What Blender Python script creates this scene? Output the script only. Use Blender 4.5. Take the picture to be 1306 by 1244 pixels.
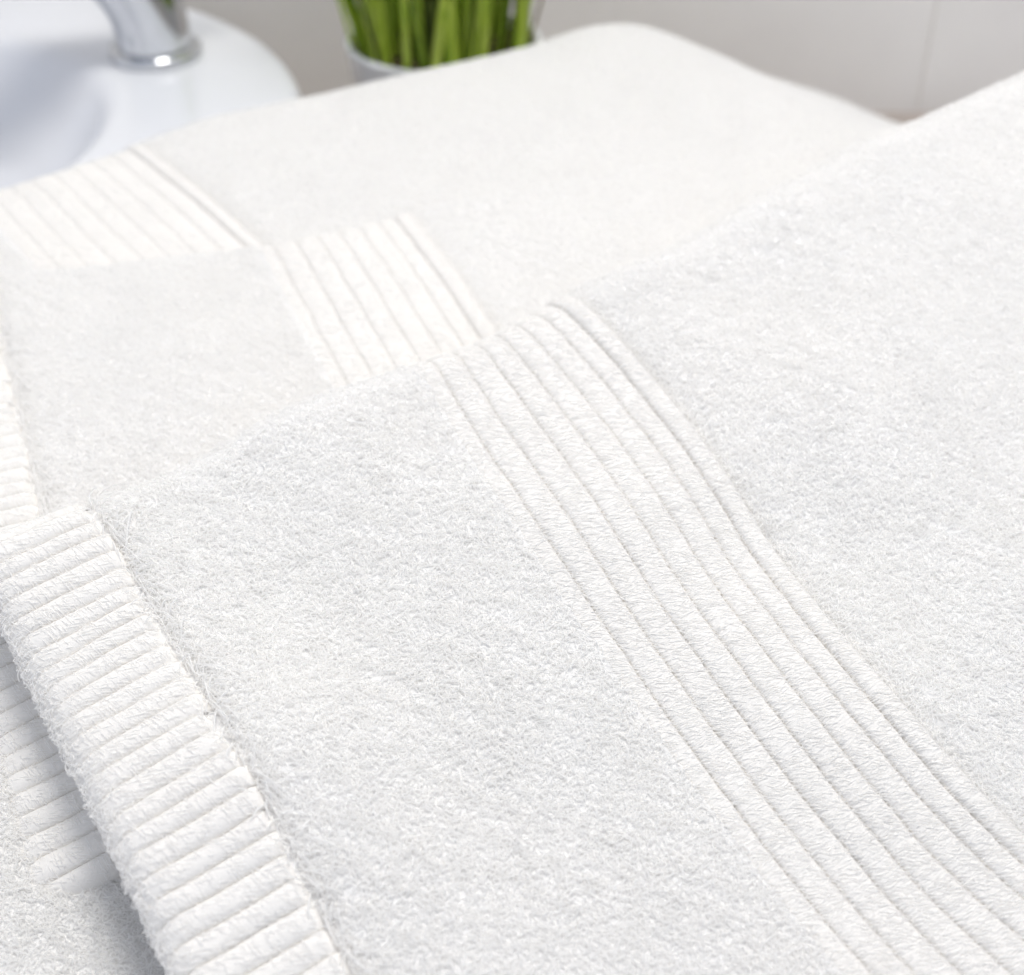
import bpy, math
import numpy as np
from mathutils import Vector

for o in list(bpy.data.objects):
    bpy.data.objects.remove(o)
scene = bpy.context.scene
COL = scene.collection
rng = np.random.default_rng(7)

# ------------------------------------------------------------------ camera
PITCH, FPX, CAMH = math.radians(38), 1700.0, 0.34
cam_d = bpy.data.cameras.new('camera')
cam = bpy.data.objects.new('camera', cam_d)
COL.objects.link(cam)
cam.location = (0, 0, CAMH)
cam.rotation_euler = (math.radians(90) - PITCH, 0, 0)
cam_d.sensor_width = 36
cam_d.sensor_fit = 'HORIZONTAL'
cam_d.lens = 36 * FPX / 1306
cam_d.clip_start, cam_d.clip_end = 0.01, 50
cam_d.dof.use_dof = True
cam_d.dof.focus_distance = 0.285
cam_d.dof.aperture_fstop = 12.5
scene.camera = cam

# ------------------------------------------------------------------ light
world = bpy.data.worlds.new('World')
scene.world = world
world.use_nodes = True
bg = world.node_tree.nodes['Background']
bg.inputs[0].default_value = (0.82, 0.875, 1.0, 1)
bg.inputs[1].default_value = 0.62


def area(name, loc, target, size, power, color):
    l = bpy.data.lights.new(name, 'AREA')
    l.shape = 'DISK'
    l.size = size
    l.energy = power
    l.color = color
    o = bpy.data.objects.new(name, l)
    COL.objects.link(o)
    o.location = loc
    o.rotation_euler = (Vector(target) - Vector(loc)).to_track_quat('-Z', 'Y').to_euler()
    return o


area('ceiling_lamp', (0.09, 0.42, 1.30), (-0.02, 0.34, 0.12), 0.45, 9.2, (1.0, 0.972, 0.925))

scene.view_settings.view_transform = 'Standard'
scene.view_settings.look = 'None'
scene.view_settings.gamma = 1
scene.view_settings.exposure = 0.07
scene.view_settings.use_curve_mapping = False
scene.render.engine = 'CYCLES'
scene.cycles.max_bounces = 14
scene.cycles.diffuse_bounces = 9
scene.cycles.use_adaptive_sampling = True
scene.cycles.adaptive_threshold = 0.035
scene.cycles.adaptive_min_samples = 16
scene.cycles.transmission_bounces = 12
scene.cycles.use_denoising = True
scene.cycles_curves.shape = 'THICK'
scene.cycles_curves.subdivisions = 1


# ------------------------------------------------------------------ materials
def mat(name):
    m = bpy.data.materials.new(name)
    m.use_nodes = True
    return m, m.node_tree, m.node_tree.nodes['Principled BSDF']


def noise_color(nt, bsdf, c1, c2, scale, detail=4, lo=.35, hi=.65):
    tc = nt.nodes.new('ShaderNodeTexCoord')
    n = nt.nodes.new('ShaderNodeTexNoise')
    n.inputs['Scale'].default_value = scale
    n.inputs['Detail'].default_value = detail
    r = nt.nodes.new('ShaderNodeValToRGB')
    r.color_ramp.elements[0].position, r.color_ramp.elements[1].position = lo, hi
    r.color_ramp.elements[0].color = (*c1, 1)
    r.color_ramp.elements[1].color = (*c2, 1)
    nt.links.new(tc.outputs['Object'], n.inputs['Vector'])
    nt.links.new(n.outputs['Fac'], r.inputs['Fac'])
    nt.links.new(r.outputs['Color'], bsdf.inputs['Base Color'])
    return tc, n


def bump(nt, bsdf, tc, scale, strength, dist, detail=3):
    n = nt.nodes.new('ShaderNodeTexNoise')
    n.inputs['Scale'].default_value = scale
    n.inputs['Detail'].default_value = detail
    b = nt.nodes.new('ShaderNodeBump')
    b.inputs['Strength'].default_value = strength
    b.inputs['Distance'].default_value = dist
    nt.links.new(tc.outputs['Object'], n.inputs['Vector'])
    nt.links.new(n.outputs['Fac'], b.inputs['Height'])
    nt.links.new(b.outputs['Normal'], bsdf.inputs['Normal'])


def cotton(name, c1, c2, transl=.25, bscale=None):
    m, nt, b = mat(name)
    b.inputs['Roughness'].default_value = 1.0
    b.inputs['Specular IOR Level'].default_value = 0.05
    tc, _ = noise_color(nt, b, c1, c2, 60)
    if bscale:
        bump(nt, b, tc, bscale, .6, .0006)
    if transl:
        t = nt.nodes.new('ShaderNodeBsdfTranslucent')
        t.inputs[0].default_value = (*c2, 1)
        mx = nt.nodes.new('ShaderNodeMixShader')
        mx.inputs[0].default_value = transl
        out = nt.nodes['Material Output']
        nt.links.new(b.outputs[0], mx.inputs[1])
        nt.links.new(t.outputs[0], mx.inputs[2])
        nt.links.new(mx.outputs[0], out.inputs['Surface'])
    return m


M_YARN = cotton('white_cotton_yarn', (.977, .972, .963), (.986, .981, .972), .6)
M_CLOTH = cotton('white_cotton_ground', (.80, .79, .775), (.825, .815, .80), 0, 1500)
M_RIB = cotton('white_ribbed_cotton', (.84, .818, .785), (.86, .838, .805), 0)


def weave_relief(m, su, sv, dist):
    """fine woven dashes: noise stretched along the cloth's own u,v"""
    nt = m.node_tree
    b = nt.nodes['Principled BSDF']
    uv = nt.nodes.new('ShaderNodeUVMap')
    mp = nt.nodes.new('ShaderNodeMapping')
    mp.inputs['Scale'].default_value = (su, sv, 1)
    n = nt.nodes.new('ShaderNodeTexNoise')
    n.inputs['Scale'].default_value = 1
    n.inputs['Detail'].default_value = 2
    bp = nt.nodes.new('ShaderNodeBump')
    bp.inputs['Strength'].default_value = .8
    bp.inputs['Distance'].default_value = dist
    nt.links.new(uv.outputs[0], mp.inputs[0])
    nt.links.new(mp.outputs[0], n.inputs['Vector'])
    nt.links.new(n.outputs['Fac'], bp.inputs['Height'])
    nt.links.new(bp.outputs[0], b.inputs['Normal'])


weave_relief(M_RIB, 600, 2000, .0006)
M_HEMRIB = cotton('white_hem_cotton', (.84, .818, .785), (.86, .838, .805), 0)
weave_relief(M_HEMRIB, 3000, 2200, .00014)


def ceramic(name, col):
    m, nt, b = mat(name)
    tc, _ = noise_color(nt, b, tuple(c * .97 for c in col), col, 8)
    b.inputs['Roughness'].default_value = .12
    b.inputs['Specular IOR Level'].default_value = .5
    bump(nt, b, tc, 30, .05, .0005)
    return m


M_BASIN = ceramic('white_glazed_ceramic', (.82, .83, .86))
M_POT = ceramic('white_pot_glaze', (.88, .88, .88))
M_CHROME, _nt, _b = mat('brushed_chrome')
_b.inputs['Metallic'].default_value = 1
_b.inputs['Roughness'].default_value = .16
_tc, _ = noise_color(_nt, _b, (.62, .63, .65), (.70, .71, .73), 40)
bump(_nt, _b, _tc, 500, .03, .0003)
M_WALL, _nt, _b = mat('grey_wall_tile')
_tc, _ = noise_color(_nt, _b, (.82, .795, .765), (.91, .885, .855), 6, 6, .3, .7)
_b.inputs['Roughness'].default_value = .45
bump(_nt, _b, _tc, 40, .15, .002)
M_GROUT, _nt, _b = mat('pale_grout')
_tc, _ = noise_color(_nt, _b, (.80, .775, .745), (.88, .855, .825), 90)
_b.inputs['Roughness'].default_value = .9
M_COUNTER, _nt, _b = mat('taupe_stone_counter')
_tc, _ = noise_color(_nt, _b, (.36, .31, .27), (.46, .40, .36), 22, 8)
_b.inputs['Roughness'].default_value = .35
M_SOIL, _nt, _b = mat('brown_soil')
_tc, _ = noise_color(_nt, _b, (.03, .028, .008), (.09, .075, .02), 250)
_b.inputs['Roughness'].default_value = 1


def leafmat(name, c1, c2, c3):
    m, nt, b = mat(name)
    tc = nt.nodes.new('ShaderNodeTexCoord')
    mp = nt.nodes.new('ShaderNodeMapping')
    mp.inputs['Scale'].default_value = (420, 420, 7)
    n = nt.nodes.new('ShaderNodeTexNoise')
    n.inputs['Scale'].default_value = 1
    n.inputs['Detail'].default_value = 4
    r = nt.nodes.new('ShaderNodeValToRGB')
    e = r.color_ramp.elements
    e[0].position, e[0].color = .33, (*c1, 1)
    e[1].position, e[1].color = .7, (*c3, 1)
    k = e.new(.5)
    k.color = (*c2, 1)
    nt.links.new(tc.outputs['Object'], mp.inputs[0])
    nt.links.new(mp.outputs[0], n.inputs['Vector'])
    nt.links.new(n.outputs['Fac'], r.inputs['Fac'])
    nt.links.new(r.outputs['Color'], b.inputs['Base Color'])
    b.inputs['Roughness'].default_value = .45
    t = nt.nodes.new('ShaderNodeBsdfTranslucent')
    nt.links.new(r.outputs['Color'], t.inputs[0])
    mx = nt.nodes.new('ShaderNodeMixShader')
    mx.inputs[0].default_value = .25
    nt.links.new(b.outputs[0], mx.inputs[1])
    nt.links.new(t.outputs[0], mx.inputs[2])
    nt.links.new(mx.outputs[0], nt.nodes['Material Output'].inputs['Surface'])
    return m


M_LEAF = [leafmat('green_blade_bright', (.30, .48, .03), (.58, .74, .08), (.76, .88, .22)),
          leafmat('green_blade_mid', (.12, .20, .01), (.28, .42, .03), (.46, .58, .08)),
          leafmat('green_blade_olive', (.03, .05, .005), (.07, .10, .012), (.15, .19, .03))]
M_STRAW = leafmat('straw_blade', (.20, .15, .06), (.30, .24, .10), (.42, .35, .18))


# ------------------------------------------------------------------ helpers
def link(o, parent=None):
    COL.objects.link(o)
    if parent is not None:
        o.parent = parent
    return o


def mesh_obj(name, verts, faces, material, parent=None, origin=(0, 0, 0), smooth=True, uv=None):
    me = bpy.data.meshes.new(name)
    v = np.asarray(verts, float).reshape(-1, 3) - np.asarray(origin, float)
    me.from_pydata(v.tolist(), [], faces)
    if smooth:
        me.polygons.foreach_set('use_smooth', [True] * len(me.polygons))
    me.materials.append(material)
    if uv is not None:
        li = np.zeros(len(me.loops), np.int32)
        me.loops.foreach_get('vertex_index', li)
        me.uv_layers.new(name='cloth').data.foreach_set('uv', np.asarray(uv, np.float32).reshape(-1, 2)[li].ravel())
    me.update()
    return link(bpy.data.objects.new(name, me), parent)


def grid_faces(n, m, wrap=False):
    f = []
    for i in range(n - 1):
        for j in range(m - (0 if wrap else 1)):
            k = (j + 1) % m
            f.append((i * m + j, (i + 1) * m + j, (i + 1) * m + k, i * m + k))
    return f


def thing(name, label, cat, loc, group=None):
    o = bpy.data.objects.new(name, None)
    link(o)
    o.location = loc
    o.empty_display_size = .02
    o['label'], o['category'] = label, cat
    if group:
        o['group'] = group
    return o


def curves_obj(name, pts, rad, material, parent, origin):
    """pts (N,k,3) polylines, rad (N,k)"""
    n, k = pts.shape[:2]
    hc = bpy.data.hair_curves.new(name)
    hc.add_curves([k] * n)
    hc.position_data.foreach_set('vector', (pts - np.asarray(origin)).astype(np.float32).ravel())
    a = hc.attributes.get('radius') or hc.attributes.new('radius', 'FLOAT', 'POINT')
    a.data.foreach_set('value', rad.astype(np.float32).ravel())
    hc.materials.append(material)
    o = link(bpy.data.objects.new(name, hc), parent)
    o['kind'] = 'stuff'
    return o


class Waves:
    """smooth band-limited noise on the cloth"""
    def __init__(self, seed, lmin, lmax, n=14):
        r = np.random.default_rng(seed)
        ang = r.uniform(0, 2 * np.pi, n)
        k = 2 * np.pi / np.exp(r.uniform(np.log(lmin), np.log(lmax), n))
        self.kx, self.ky, self.ph = k * np.cos(ang), k * np.sin(ang), r.uniform(0, 6.28, n)
        self.a = 1 / np.sqrt(n / 2)

    def __call__(self, u, v):
        s = 0
        for a, b, p in zip(self.kx, self.ky, self.ph):
            s = s + np.sin(a * u + b * v + p)
        return s * self.a


# ------------------------------------------------------------------ the towels' sheets
class Sheet:
    """A folded towel's outer sheet. u runs along its back fold from the hem seam,
    v runs from the back fold towards the front (negative v goes round the fold)."""
    def __init__(s, origin, z0, phi, gu, gv, R, uL, lines=None, ridge=None, vend=None,
                 dip=None, seed=1, droop=None, box=None, amp=.0008):
        s.o, s.z0, s.gu, s.gv, s.R, s.uL = np.array(origin), z0, gu, gv, R, uL
        s.eu = np.array([math.cos(phi), math.sin(phi)])
        s.ev = np.array([math.sin(phi), -math.cos(phi)])
        s.lines, s.ridge, s.vend, s.dip, s.droop, s.box = lines, ridge, vend, dip, droop, box
        s.w1, s.w2 = Waves(seed, .05, .16), Waves(seed + 50, .018, .05)
        s.amp = amp
        s.rh = .004

    def __call__(s, u, v):
        u, v = np.broadcast_arrays(np.asarray(u, float), np.asarray(v, float))
        R = s.R(u)
        Rc = .316 * R
        z = np.zeros_like(u)
        # back fold
        a = np.clip((Rc - v) / R, 0, None)
        if s.box is None:
            a1 = np.minimum(a, np.pi)
            vv = np.where(a > 0, Rc - R * np.sin(a1), v)
            vv = np.where(a > np.pi, Rc + (a - np.pi) * R, vv)
            z = z - np.where(a > 0, R * (1 - np.cos(a1)), 0)
        else:
            a1 = np.minimum(a, np.pi / 2)
            vv = np.where(a > 0, Rc - R * np.sin(a1), v)
            down = np.where(a > np.pi / 2, (a - np.pi / 2) * R, 0)
            vv = vv - np.where(down > 0, .003 * np.abs(np.sin(np.pi * down / .028)), 0)
            z = z - np.where(a > 0, R * (1 - np.cos(a1)), 0) - down
        # front end
        if s.vend is not None:
            r = s.rh
            b = np.clip((v - (s.vend - r)) / r, 0, None)
            b1 = np.minimum(b, np.pi)
            vv = np.where(b > 0, s.vend - r + r * np.sin(b1) - np.where(b > np.pi, (b - np.pi) * r, 0), vv)
            z = z - np.where(b > 0, r * (1 - np.cos(b1)), 0)
        # hem edge (left end) rolls under
        uu = u
        if s.uL is not None:
            r = s.rh
            c = np.clip((s.uL + r - u) / r, 0, None)
            c1 = np.minimum(c, np.pi)
            uu = np.where(c > 0, s.uL + r - r * np.sin(c1) + np.where(c > np.pi, (c - np.pi) * r, 0), u)
            z = z - np.where(c > 0, r * (1 - np.cos(c1)), 0)
        # right end of the thick folded towel slopes softly down to the counter
        if s.box is not None:
            ue, wa, sl = s.box
            c = np.clip(u - ue, 0, None)
            z = z - sl * np.where(c < wa, c * c / (2 * wa), c - wa / 2)
        vp = np.maximum(vv, 0)
        if s.lines is not None:
            us = [l[0] for l in s.lines]
            du = [np.polyval(l[1], np.minimum(vp, .19)) for l in s.lines]
            t = np.clip(uu, us[0], us[-1])
            off = du[0]
            for i in range(len(us) - 1):
                k = np.clip((t - us[i]) / (us[i + 1] - us[i]), 0, 1)
                k = k * k * (3 - 2 * k)
                off = off + k * (du[i + 1] - du[i])
            fade = np.clip(1 - (uu - us[-1]) / .25, 0, 1)
            uu = uu + off * fade
        if s.ridge is not None:
            wv = np.interp(uu, s.ridge[0], s.ridge[1])
            vv = vv + wv * np.exp(-np.clip(vv, 0, None) / .06)
        z = z + s.z0 + s.gu * uu + s.gv * vv
        if s.dip is not None:
            z = z + s.dip(uu, vv)
        if s.droop is not None:
            z = z + s.droop(uu, vv)
        z = z + s.amp * s.w1(uu, vv) + min(s.amp, .0008) * .15 * s.w2(uu, vv)
        x = s.o[0] + uu * s.eu[0] + vv * s.ev[0]
        y = s.o[1] + uu * s.eu[1] + vv * s.ev[1]
        if s.box is not None:
            z = np.maximum(z, .002)
        return np.stack([x, y, z], -1)

    def frame(s, u, v):
        e = 2e-4
        P = s(u, v)
        tu = s(u + e, v) - s(u - e, v)
        tv = s(u, v + e) - s(u, v - e)
        tu /= np.linalg.norm(tu, axis=-1, keepdims=True) + 1e-12
        tv /= np.linalg.norm(tv, axis=-1, keepdims=True) + 1e-12
        n = np.cross(tv, tu)
        n /= np.linalg.norm(n, axis=-1, keepdims=True) + 1e-12
        return P, tu, tv, n

    def patch(s, us, vs, lift=0.0):
        U, V = np.meshgrid(us, vs, indexing='ij')
        P, tu, tv, n = s.frame(U, V)
        if np.ndim(lift) or lift:
            P = P + n * np.broadcast_to(np.asarray(lift), U.shape)[..., None]
        return P


def sheet_part(name, S, u0, u1, v0, v1, step, material, parent, origin, lift=0.0):
    us = np.linspace(u0, u1, max(3, int(abs(u1 - u0) / step) + 1))
    vs = np.linspace(v0, v1, max(3, int(abs(v1 - v0) / step) + 1))
    if callable(lift):
        lift = lift(us)[:, None]
    P = S.patch(us, vs, lift)
    return mesh_obj(name, P, grid_faces(len(us), len(vs)), material, parent, origin)


clump = Waves(91, .004, .012, 20)
clump2 = Waves(92, .02, .05, 12)


def pile(S, u0, u1, v0, v1, dens, parent, origin, h=.0019, r=.00010, sink=None, name='terry_pile'):
    """terry: upright cotton loops standing on the ground cloth"""
    n = int((u1 - u0) * (v1 - v0) * dens * 1e6)
    step = 1 / math.sqrt(dens) * 1e-3
    gu, gv = np.meshgrid(np.arange(u0, u1, step), np.arange(v0, v1, step), indexing='ij')
    u = (gu + rng.uniform(-.5, .5, gu.shape) * step * .8).ravel()
    v = (gv + rng.uniform(-.5, .5, gv.shape) * step * .95).ravel()
    u, v = np.clip(u, u0, u1), np.clip(v, v0, v1)
    P, tu, tv, nn = S.frame(u, v)
    n = len(u)
    hh = h * (1 + .22 * clump(u, v) * .15 + .03 * clump2(u, v) + rng.normal(0, .09, n))
    if sink is not None:
        hh = hh * sink(u, v)
    hh = np.clip(hh, .0006, .0042)
    ang = rng.normal(.57, .7, n)
    d = np.cos(ang)[:, None] * tu + np.sin(ang)[:, None] * tv
    e = -np.sin(ang)[:, None] * tu + np.cos(ang)[:, None] * tv
    lean = (rng.normal(0, .35, (n, 1)) * tu + (rng.normal(0, .35, (n, 1)) + .15) * tv) * hh[:, None]
    lean = lean + (clump(u + .3, v)[:, None] * tu + clump(u, v + .4)[:, None] * tv) * .15 * hh[:, None]
    w = (.0014 * rng.uniform(.6, 1.3, n))[:, None]
    tw = (rng.normal(0, .00025, n))[:, None]
    H = hh[:, None]
    pts = np.stack([
        P - d * w * .35 - nn * .0004,
        P - d * w * .55 + nn * H * .5 + lean * .35 + e * tw,
        P - d * w * .30 + nn * H * .92 + lean * .9 + e * tw,
        P + d * w * .30 + nn * H * .95 + lean * 1.0 - e * tw,
        P + d * w * .55 + nn * H * .5 + lean * .45 - e * tw,
        P + d * w * .35 - nn * .0004], 1)
    rad = np.repeat((r * rng.uniform(.75, 1.3, n))[:, None], 6, 1)
    return curves_obj(name, pts, rad, M_YARN, parent, origin)


def yarns(S, u, v, lift, du, dv, r, parent, origin, name, bow=.0003):
    """short surface yarns: each lies over (u,v) and reaches du,dv either side"""
    t = np.array([-1, -.5, 0, .5, 1.])
    U = u[:, None] + du[:, None] * t
    V = v[:, None] + dv[:, None] * t
    P, tu, tv, n = S.frame(U, V)
    L = lift(U, V)
    L = L + bow * (1 - 1.7 * t * t)[None, :]
    pts = P + n * L[..., None]
    rad = np.repeat((r * rng.uniform(.7, 1.3, len(u)))[:, None], 5, 1) * np.array([.6, 1, 1, 1, .6])
    return curves_obj(name, pts, rad, M_YARN, parent, origin)


def rib_profile(t):
    """0 at the grooves, 1 at the crest"""
    return np.clip(1 - np.abs(2 * t - 1) ** 5, 0, 1) ** .6


def cord_profile(t):
    return np.clip(1 - np.abs(2 * t - 1) ** 3, 0, 1) ** .7


def band(S, edges, heights, v0, v1, parent, origin, ydens, rowstep=.002):
    """woven border: a ground strip and one raised rib per cord"""
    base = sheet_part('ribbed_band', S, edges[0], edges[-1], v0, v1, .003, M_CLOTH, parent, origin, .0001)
    wob = Waves(17, .006, .03)
    vs = np.arange(v0, v1, rowstep)
    for i in range(len(edges) - 1):
        a, b, h = edges[i], edges[i + 1], heights[i]
        t = np.array([0, .03, .08, .17, .33, .5, .67, .83, .92, .97, 1.])
        U, V = np.meshgrid(a + t * (b - a), vs, indexing='ij')
        T = np.meshgrid(t, vs, indexing='ij')[0]
        U = U + .00009 * wob(U * .6, V)
        P, tu, tv, n = S.frame(U, V)
        lift = h * rib_profile(T) * (1 + .03 * wob(V * 1.7, U * 0 + i * 2.1)) + .0001
        lift = np.where((T == 0) | (T == 1), -.0012 if i in (0, len(edges) - 2) else -.0003, lift)
        P = P + n * lift[..., None]
        mesh_obj('rib', P, grid_faces(len(t), len(vs)), M_RIB, base, origin, uv=np.stack([U, V], -1))

    def lift(U, V):
        L = np.zeros_like(U)
        for i in range(len(edges) - 1):
            T = (U - edges[i]) / (edges[i + 1] - edges[i])
            L = np.where((T >= 0) & (T <= 1), heights[i] * rib_profile(np.clip(T, 0, 1)), L)
        return L + .00008
    n = int((edges[-1] - edges[0]) * (v1 - v0) * 1e6 * ydens)
    u = rng.uniform(edges[0], edges[-1], n)
    v = rng.uniform(v0, v1, n)
    ln = rng.uniform(.0007, .0017, n)
    sl = rng.normal(.45, .35, n)
    yarns(S, u, v, lift, ln, ln * sl, .00008, base, origin, 'weave_yarns', .0002)
    # tufts picked up along the grooves and both borders
    uu, vv = [], []
    for i, e in enumerate(edges):
        m = int((v1 - v0) / (.0016 if 0 < i < len(edges) - 1 else .0008))
        vv.append(np.linspace(v0, v1, m) + rng.normal(0, .0003, m))
        uu.append(e + rng.normal(0, .00022, m))
    u, v = np.concatenate(uu), np.concatenate(vv)
    m = len(u)
    ln = rng.uniform(.0006, .0012, m)
    yarns(S, u, v, lambda U, V: lift(U, V) * .8 + .0002, ln, ln * rng.normal(1.0, .5, m), .00010, base, origin,
          'groove_stitches', .0003)
    return base


def hem(S, uL, pitch, v0, v1, parent, origin, ydens, h=.0013, lift0=.0011, under=.012):
    """folded ribbed hem: one rounded rib after another, laid across the hem"""
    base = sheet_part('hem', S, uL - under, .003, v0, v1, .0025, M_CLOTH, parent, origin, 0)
    wob = Waves(23, .008, .03)
    cuts = [v0]
    while cuts[-1] < v1 - pitch * .6:
        cuts.append(cuts[-1] + pitch * rng.uniform(.9, 1.1))
    cuts = np.array(cuts)
    nu = 22
    tt = np.linspace(0, 1, nu)
    us = .0 - tt * (-(uL - .009))
    edge = np.minimum(1, np.sqrt(np.clip(tt / .06, 0, 1)) + .0)
    for i in range(len(cuts) - 1):
        a, p = cuts[i], cuts[i + 1] - cuts[i]
        t = np.array([0, .03, .08, .17, .33, .5, .67, .83, .92, .97, 1.])
        U, V = np.meshgrid(us, a + t * p, indexing='ij')
        T = np.meshgrid(us, t, indexing='ij')[1]
        U = U + (.0004 * wob(a + 0 * U, 0 * U) + .0003 * (rng.uniform() - .5)) * (1 - tt)[:, None]
        V = V + .00011 * wob(U, V * .7)
        P, tu, tv, n = S.frame(U, V)
        fade = np.clip((U - (uL - .003)) / .009, .25, 1)
        L = (lift0 + h * cord_profile(T) * fade * (1 + .06 * wob(U * 1.5, V * 0 + i))) * edge[:, None]
        L = np.where((T == 0) | (T == 1), L - .0002, L)
        P = P + n * L[..., None]
        mesh_obj('rib', P, grid_faces(nu, len(t)), M_HEMRIB, base, origin, uv=np.stack([U, V], -1))

    def lift(U, V):
        j = np.clip(np.searchsorted(cuts, V) - 1, 0, len(cuts) - 2)
        T = np.clip((V - cuts[j]) / (cuts[j + 1] - cuts[j]), 0, 1)
        fade = np.clip((U - (uL - .003)) / .009, .25, 1)
        return lift0 + h * cord_profile(T) * fade + .00006
    n = int((-uL + .006) * (v1 - v0) * 1e6 * ydens)
    u = rng.uniform(uL - .006, -.001, n)
    v = rng.uniform(v0, v1, n)
    ln = rng.uniform(.0006, .0015, n)
    flip = rng.uniform(size=n) < .5
    yarns(S, u, v, lift, np.where(flip, ln * .3, ln), np.where(flip, ln, ln * .35), .00006, base, origin, 'weave_yarns', .00018)
    # fluff along the outer, rolled edge
    n = int((v1 - v0) * 1e6 * .010 * 1.0)
    u = uL + .001 + rng.normal(0, .0028, n)
    v = rng.uniform(v0, v1, n)
    P, tu, tv, nn = S.frame(u, v)
    n = len(u)
    H = (rng.uniform(.0004, .0013, n))[:, None]
    d = rng.normal(0, 1, (n, 1)) * tu + rng.normal(0, 1, (n, 1)) * tv
    b = P + nn * lift0
    pts = np.stack([b, b + nn * H * .6 + d * .0003, b + nn * H + d * .0007, b + nn * H * .55 + d * .0011], 1)
    rad = np.repeat((.00009 * rng.uniform(.7, 1.3, n))[:, None], 4, 1)
    curves_obj('edge_fluff', pts, rad, M_YARN, base, origin)
    # frayed loops at the seam where hem meets terry
    n = int((v1 - v0) / .00035)
    v = np.linspace(v0, v1, n) + rng.normal(0, .0004, n)
    u = np.abs(rng.normal(.0, .0009, n)) + .0003
    P, tu, tv, nn = S.frame(u, v)
    n = len(P)
    H = rng.uniform(.0012, .0034, n)[:, None]
    d = (rng.normal(.4, .7, (n, 1)) * tu + rng.normal(.3, 1.0, (n, 1)) * tv)
    pts = np.stack([P, P + nn * H * .5 + d * .0008, P + nn * H * .9 + d * .002, P + nn * H * .7 + d * .0033,
                    P + nn * H * .3 + d * .0040], 1)
    rad = np.repeat((.00015 * rng.uniform(.7, 1.3, n))[:, None], 5, 1)
    curves_obj('frayed_loops', pts, rad, M_YARN, base, origin)
    return base


def band_edges(a, b, w):
    c = np.concatenate([[0], np.cumsum(w)])
    return list(a + (b - a) * c / c[-1])


BW = (.72, 1, 1.02, .98, 1, 1, .86, .8)
BH = (.0013, .0013, .0013, .0013, .0013, .0013, .0014, .0019)
BHB = (.0010,) * 7 + (.0019,)
LIFT = .0021      # the fitted surfaces are the tops of the pile


def seam_sink(edges, depth=.55, width=.004, fold=.0025):
    """pile is pulled short beside a seam"""
    def f(u, v):
        # pile is also pressed flat where the towel is creased over at its back fold
        s = 1 - .30 * np.exp(-((v + fold) / .0035) ** 2)
        for e in edges:
            s = s * (1 - depth * np.exp(-((u - e) / width) ** 2))
        return s
    return f


# front towel -------------------------------------------------------
def quad(pts):
    p = np.array(pts)
    return np.polyfit(p[:, 1] / 100, p[:, 0] / 100, 3)


hemA = quad([[-.11, .76], [-.06, 2.2], [-.04, 3.45], [0, 5.38], [.06, 7.49], [.14, 9.71], [.03, 12.11], [0, 16]])
blA = quad([[8.16, .66], [8.07, 2.49], [7.8, 4.18], [7.72, 6.47], [7.66, 8.26], [7.64, 10.17], [7.68, 12.27],
            [7.71, 14.22], [7.74, 16.35]])
brA = quad([[13.29, .52], [13.42, 2.09], [13.21, 4.05], [13.1, 6.08], [12.83, 8.61], [12.59, 10.26], [12.48, 12.31],
            [12.38, 14.31], [12.58, 15.68], [12.77, 16.48]])
blA[-1] -= .078
brA[-1] -= .1286
ridgeA = (np.array([-2.2, .04, 1.43, 3.39, 5.45, 7.57, 10.19, 13.27, 16.11, 19.3, 23.91, 27.36, 31.11]) / 100,
          np.array([.42, .36, .38, .35, .30, .33, .49, .19, .15, -.09, -.64, -.9, -1.03]) / 100)
SA = Sheet((-.0951, .2369), .155 - LIFT, .5664, .0835, -.243, lambda u: .011 + .028 * np.clip(u, -.03, .4), -.0262,
           [(0, hemA), (.078, blA), (.1286, brA)], ridgeA, vend=.212, seed=3, amp=.0013)
OA = (0.03, 0.22, .10)
tA = thing('towel', 'white terry towel in front, lying on top of the other two', 'towel', OA,
           'overlapping white towels')
eA = band_edges(.078, .1286, BW)
VA0, VA1 = -.075, .222


def trench(e, w=.0028, lift=.00115):
    return lambda u: lift - (lift + .0003) * np.exp(-((u - e) / w) ** 2)


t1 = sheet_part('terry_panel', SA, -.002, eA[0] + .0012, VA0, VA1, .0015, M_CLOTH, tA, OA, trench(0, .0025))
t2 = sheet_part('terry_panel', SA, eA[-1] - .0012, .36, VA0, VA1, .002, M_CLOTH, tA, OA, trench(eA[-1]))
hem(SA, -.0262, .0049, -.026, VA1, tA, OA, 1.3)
band(SA, eA, BH, VA0 + .03, VA1, tA, OA, 1.3, .0015)
pile(SA, .0012, eA[0] - .0002, -.02, .217, 2.1, t1, OA, sink=seam_sink([0.0], .35, .003))
pile(SA, eA[-1] + .0006, .36, -.02, .217, 2.0, t2, OA, sink=seam_sink([eA[-1]], .5, .003))

pile(SA, .004, eA[0] - .002, -.005, .19, .006, t1, OA, h=.0031, r=.00009, name='stray_loops')
pile(SA, eA[-1] + .004, .34, -.005, .20, .005, t2, OA, h=.0031, r=.00009, name='stray_loops')

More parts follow.
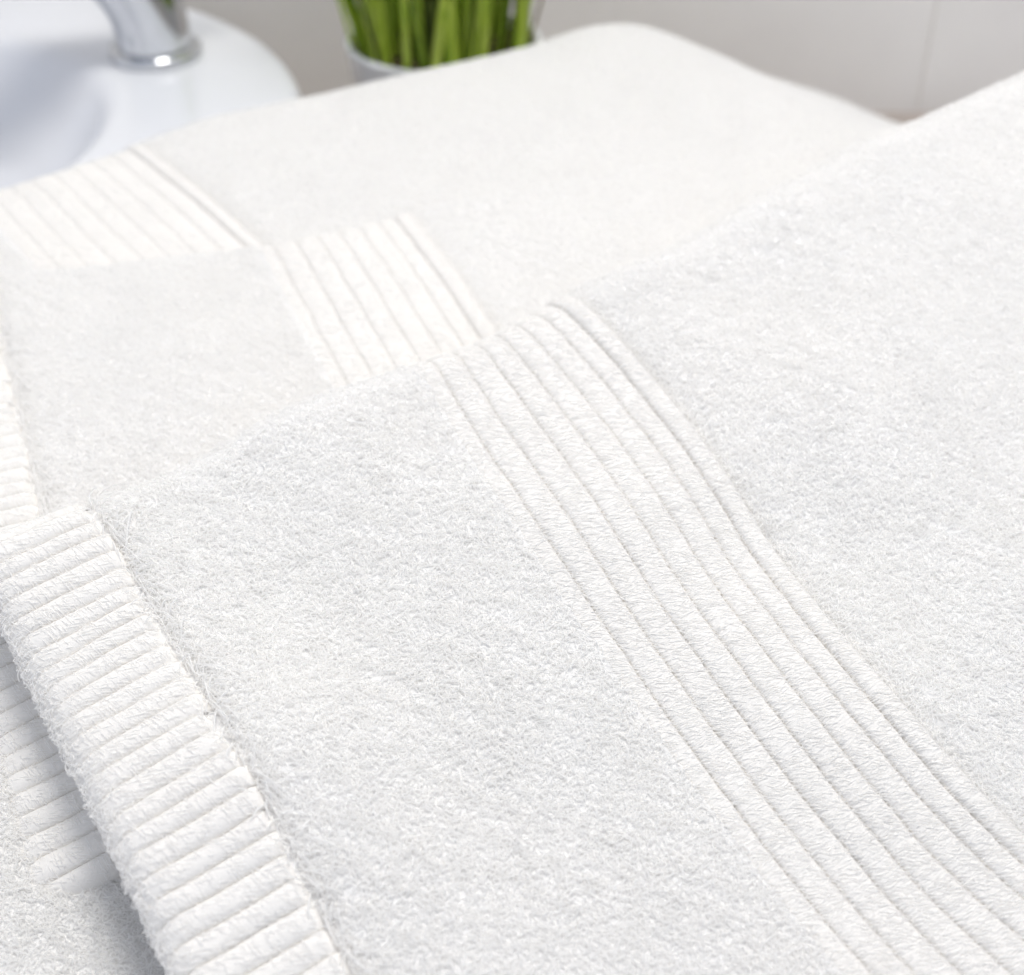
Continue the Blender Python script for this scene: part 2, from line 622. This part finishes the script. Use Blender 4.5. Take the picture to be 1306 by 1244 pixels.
# middle towel ------------------------------------------------------
ridgeB = (np.array([.45, 3.88, 8.14, 10.46, 13.34, 16.97, 21.42, 27.76, 32.58]) / 100,
          np.array([-.58, -.15, .5, .46, -.13, -.08, -.05, .02, .01]) / 100)
SB = Sheet((-.1567, .3506), .143 - LIFT, .4021, -.010, -.0532, lambda u: .0075 + 0 * u, -.021,
           None, ridgeB, vend=.199,
           dip=lambda u, v: -1.25 * np.clip(v - .085, 0, None) ** 2,
           droop=lambda u, v: -.22 * np.clip(.006 - u, 0, .04) * np.clip((v - .10) / .05, 0, 1), seed=5)
OB = (0.0, 0.33, .12)
tB = thing('towel', 'middle white terry towel, over the back towel and under the front one', 'towel', OB,
           'overlapping white towels')
eB = band_edges(.0806, .1345, BW)
VB0, VB1 = -.06, .215
b1 = sheet_part('terry_panel', SB, -.002, eB[0] + .0012, VB0, .205, .002, M_CLOTH, tB, OB, trench(0, .0025))
b2 = sheet_part('terry_panel', SB, eB[-1] - .0012, .36, VB0, .205, .0025, M_CLOTH, tB, OB, trench(eB[-1]))
hem(SB, -.021, .0049, -.018, .205, tB, OB, 1.0)
band(SB, eB, BHB, -.02, .13, tB, OB, .6, .002)
pile(SB, .0012, eB[0] - .0002, -.010, .14, 1.9, b1, OB, sink=seam_sink([0.0], .35, .003))
pile(SB, eB[-1] + .0006, .36, -.010, .12, 1.6, b2, OB, sink=seam_sink([eB[-1]], .5, .003))

# back towel --------------------------------------------------------
ridgeC = (np.array([-6, 1.81, 4.42, 7.07, 9.86, 15.8, 20.72, 26.62]) / 100,
          np.array([.9, .71, .11, -.19, -.51, -.25, .02, .11]) / 100)
SC = Sheet((-.199, .4451), .1295 - LIFT, .6308, 0, 0, lambda u: .020 + 0 * u, None, None, ridgeC,
           dip=lambda u, v: -.62 * np.clip(v - .12, 0, .2) ** 2 - .18 * np.clip(v - .32, 0, None),
           seed=9, box=(.285, .045, .48), amp=.0006)
OC = (0.0, 0.42, 0.0)
tC = thing('towel', 'thick folded white bath towel at the back, under the others, beside the grass pot', 'towel', OC,
           'overlapping white towels')
eC = band_edges(.0, .0696, (.9, 1, 1, 1, 1, 1, 1, .9, .6))
hC = (.0007,) * 7 + (.0009, .0019)
VC0 = -.155
sheet_part('terry_panel', SC, -.16, eC[0] + .0012, VC0, .46, .004, M_CLOTH, tC, OC, .00115)
c1 = sheet_part('terry_panel', SC, eC[-1] - .0012, .60, VC0, .46, .003, M_CLOTH, tC, OC, trench(eC[-1], .004))
band(SC, eC, hC, -.04, .16, tC, OC, .35, .003)
pile(SC, eC[-1] + .0006, .50, -.03, .17, 1.0, c1, OC, r=.00015)
c0 = [o for o in tC.children if o.name.startswith('terry_panel')][0]
pile(SC, -.05, eC[0] - .0003, -.01, .15, 1.0, c0, OC, r=.00015)
pile(SC, -.10, -.0005, .2, .40, 2.1, c0, OC)
pile(SC, -.16, -.0505, -.03, .20, .9, c0, OC, r=.00015)
pile(SC, -.0495, -.0005, .151, .199, .9, c0, OC, r=.00015)
pile(SC, -.16, -.1005, .2, .455, .9, c0, OC, r=.00015)
pile(SC, -.10, -.0005, .401, .455, .9, c0, OC, r=.00015)
pile(SC, .34, .58, .171, .455, .8, c1, OC, r=.00015)
pile(SC, .505, .58, -.03, .17, .8, c1, OC, r=.00015)

# ------------------------------------------------------------------ setting
def box_mesh(name, x0, x1, y0, y1, z0, z1, material, parent=None, bev=.0):
    me = bpy.data.meshes.new(name)
    v = [(x, y, z) for x in (x0, x1) for y in (y0, y1) for z in (z0, z1)]
    f = [(0, 1, 3, 2), (4, 6, 7, 5), (0, 4, 5, 1), (2, 3, 7, 6), (0, 2, 6, 4), (1, 5, 7, 3)]
    me.from_pydata(v, [], f)
    me.materials.append(material)
    o = link(bpy.data.objects.new(name, me), parent)
    if bev:
        m = o.modifiers.new('edge', 'BEVEL')
        m.width, m.segments = bev, 2
    return o


counter = box_mesh('counter', -1.1, 1.1, -.25, .834, -.04, 0, M_COUNTER, bev=.004)
counter['kind'] = 'structure'
wall = box_mesh('wall', -1.3, 1.3, .8335, .9, -.05, 1.25, M_GROUT)
wall['kind'] = 'structure'
for i in range(-2, 2):
    for j in range(3):
        x0 = .262 + i * .62
        box_mesh('tile', x0 + .0005, x0 + .62 - .0005, .832, .8334, -.01 + j * .4, -.01 + (j + 1) * .4 - .0028,
                 M_WALL, wall, .0012)

# ------------------------------------------------------------------ washbasin
BE, BN = np.array([.807, .59]), np.array([-.59, .807])
BC = np.array([-.257, .656])


def ring(ce, aR, aL, b, z, n=96, p=2.0):
    th = np.linspace(0, 2 * np.pi, n, endpoint=False)
    c, s_ = np.cos(th), np.sin(th)
    e = ce + np.where(c > 0, aR, aL) * np.sign(c) * np.abs(c) ** (2 / p)
    nn = b * np.sign(s_) * np.abs(s_) ** (2 / p)
    return np.stack([BC[0] + e * BE[0] + nn * BN[0], BC[1] + e * BE[1] + nn * BN[1], np.full(n, z)], -1)


rings = [ring(0, .08, .22, .11, 0.0), ring(0, .105, .255, .14, .0), ring(0, .128, .275, .165, .035),
         ring(0, .1365, .283, .177, .072), ring(0, .139, .285, .18, .079), ring(0, .138, .284, .179, .0825),
         ring(0, .135, .281, .176, .084), ring(0, .130, .276, .171, .0843)]
inner = [(.150, .145, .140, .0843), (.146, .141, .137, .0836), (.142, .137, .133, .0815), (.138, .133, .130, .077),
         (.128, .125, .122, .060), (.105, .105, .102, .036), (.07, .07, .07, .026), (.02, .02, .02, .0235), (.001, .001, .001, .0233)]
for aR, aL, b, z in inner:
    rings.append(ring(-.098, aR, aL, b, z))
tBas = thing('washbasin', 'white glazed ceramic washbasin with rounded rim behind the towels', 'washbasin', (BC[0], BC[1], 0))
P = np.stack(rings)
mesh_obj('basin_bowl', P.reshape(-1, 3), grid_faces(len(rings), 96, True), M_BASIN, tBas, (BC[0], BC[1], 0))
th = np.linspace(0, 2 * np.pi, 32, endpoint=False)
dc = BC + BE * -.098
dr = [(0.001, .0262), (.018, .0262), (.0215, .0255), (.0225, .024)]
dv = np.stack([np.stack([dc[0] + r * np.cos(th), dc[1] + r * np.sin(th), np.full(32, z)], -1) for r, z in dr])
mesh_obj('drain', dv.reshape(-1, 3), grid_faces(4, 32, True), M_CHROME, tBas, (BC[0], BC[1], 0))

# ------------------------------------------------------------------ faucet
FX, FY, FZ = -.189, .70, .0846
tF = thing('faucet', 'chrome mixer tap standing on the deck of the washbasin', 'faucet', (FX, FY, FZ))


def lathe(name, prof, cx, cy, material, parent, origin, n=48):
    th = np.linspace(0, 2 * np.pi, n, endpoint=False)
    v = np.stack([np.stack([cx + r * np.cos(th), cy + r * np.sin(th), np.full(n, z)], -1) for r, z in prof])
    return mesh_obj(name, v.reshape(-1, 3), grid_faces(len(prof), n, True), material, parent, origin)


lathe('base_ring', [(.001, FZ), (.0238, FZ), (.0242, FZ + .001), (.0242, FZ + .0042), (.0234, FZ + .0052), (.019, FZ + .0056)],
      FX, FY, M_CHROME, tF, (FX, FY, FZ))
# body: stands on the ring, swells and sweeps forward over the bowl as the spout
path = np.array([[0, 0, .005], [0, 0, .016], [-.002, -.001, .03], [-.007, -.003, .045], [-.016, -.007, .06], [-.032, -.014, .074],
                 [-.055, -.024, .084], [-.08, -.035, .088], [-.105, -.046, .086], [-.12, -.052, .080], [-.124, -.054, .073]])
wid = np.array([.0195, .0195, .0200, .0208, .0215, .0215, .0205, .019, .0175, .016, .0145])
hei = np.array([.0195, .0195, .0205, .0225, .0245, .0235, .019, .015, .0125, .0115, .0115])
rings_ = []
for i in range(len(path)):
    a = path[max(0, i - 1)]
    b = path[min(len(path) - 1, i + 1)]
    t = (b - a) / np.linalg.norm(b - a)
    if i < 2:
        t = np.array([0, 0, 1.])
    side = np.array([.40, -.917, 0])
    upv = np.cross(side, t)
    upv /= np.linalg.norm(upv)
    th = np.linspace(0, 2 * np.pi, 40, endpoint=False)
    rings_.append(path[i] + np.cos(th)[:, None] * wid[i] * side + np.sin(th)[:, None] * hei[i] * upv)
v = np.stack(rings_).reshape(-1, 3) + np.array([FX, FY, FZ])
f = grid_faces(len(path), 40, True)
f.append(tuple((len(path) - 1) * 40 + k for k in range(40)))
o = mesh_obj('spout_body', v, f, M_CHROME, tF, (FX, FY, FZ))
sm = o.modifiers.new('smooth', 'SUBSURF')
sm.levels = sm.render_levels = 1
# lever on top
lv = np.array([[-.012, -.005, .086], [.0, .0, .096], [.02, .009, .106], [.05, .022, .114]])
rr = []
for i, p in enumerate(lv):
    th = np.linspace(0, 2 * np.pi, 20, endpoint=False)
    w, h = (.014, .013, .010, .008)[i], (.010, .007, .005, .004)[i]
    rr.append(p + np.cos(th)[:, None] * w * np.array([.40, -.917, 0]) + np.sin(th)[:, None] * h * np.array([-.35, -.15, .92]))
v = np.stack(rr).reshape(-1, 3) + np.array([FX, FY, FZ])
f = grid_faces(4, 20, True) + [tuple(range(19, -1, -1)), tuple(60 + k for k in range(20))]
mesh_obj('lever', v, f, M_CHROME, tF, (FX, FY, FZ))

# ------------------------------------------------------------------ potted grass
PX, PY, PR, PZ = -.036, .700, .0525, .0945
tP = thing('potted_plant', 'green artificial grass in a small white pot behind the back towel', 'potted plant', (PX, PY, 0))
lathe('pot', [(.001, 0), (.036, 0), (.039, .001), (.0405, .004), (.046, .05), (PR - .001, PZ - .003), (PR, PZ - .001), (PR - .001, PZ),
              (PR - .0035, PZ), (PR - .0045, PZ - .001), (PR - .005, PZ - .004), (.044, PZ - .02), (.001, PZ - .021)],
      PX, PY, M_POT, tP, (PX, PY, 0), 64)
th = np.linspace(0, 2 * np.pi, 48, endpoint=False)
sr = [.001, .012, .024, .036, .0462]
sv = np.stack([np.stack([PX + r * np.cos(th), PY + r * np.sin(th), PZ - .0055 + .0012 * np.sin(5 * th + r * 300) + .0012 * rng.uniform(-1, 1, 48)], -1) for r in sr])
mesh_obj('soil', sv.reshape(-1, 3), grid_faces(5, 48, True), M_SOIL, tP, (PX, PY, 0))


def blade(x, y, az, lean, wdt, hgt, m, bend):
    n = 9
    t = np.linspace(0, 1, n)
    out = np.array([math.cos(az), math.sin(az), 0])
    fa = az + rng.normal(np.pi / 2, .5)
    side = np.array([math.cos(fa), math.sin(fa), 0])
    fr = np.cross(side, [0, 0, 1])
    c = np.array([x, y, PZ - .013]) + np.outer(t * hgt, [0, 0, 1]) + np.outer(lean * hgt * (t * (1 - bend) + bend * t * t), out)
    w = wdt * (1 - .85 * t ** 2.2)
    vv = []
    for i in range(n):
        vv += [c[i] - side * w[i] / 2, c[i] - side * w[i] * .2 + fr * w[i] * .16, c[i] + side * w[i] * .2 + fr * w[i] * .16,
               c[i] + side * w[i] / 2, c[i] + fr * w[i] * -.06]
    f = grid_faces(n, 5, True)
    return mesh_obj('grass_blade', vv, f, m, tP, (PX, PY, 0))


for i in range(125):
    rr_ = .0455 * math.sqrt(rng.uniform(0.02, 1))
    a = rng.uniform(0, 2 * np.pi)
    x, y = PX + rr_ * math.cos(a), PY + rr_ * math.sin(a)
    az = a + rng.normal(0, .6)
    blade(x, y, az, abs(rng.normal(.10, .08)) + .14 * rr_ / .043, rng.uniform(.0035, .009), rng.uniform(.11, .2),
          M_LEAF[int(rng.choice(3, p=[.6, .22, .18]))], rng.uniform(.2, .6))
blade(PX + .042, PY - .004, .1, .30, .003, .13, M_STRAW, .1)
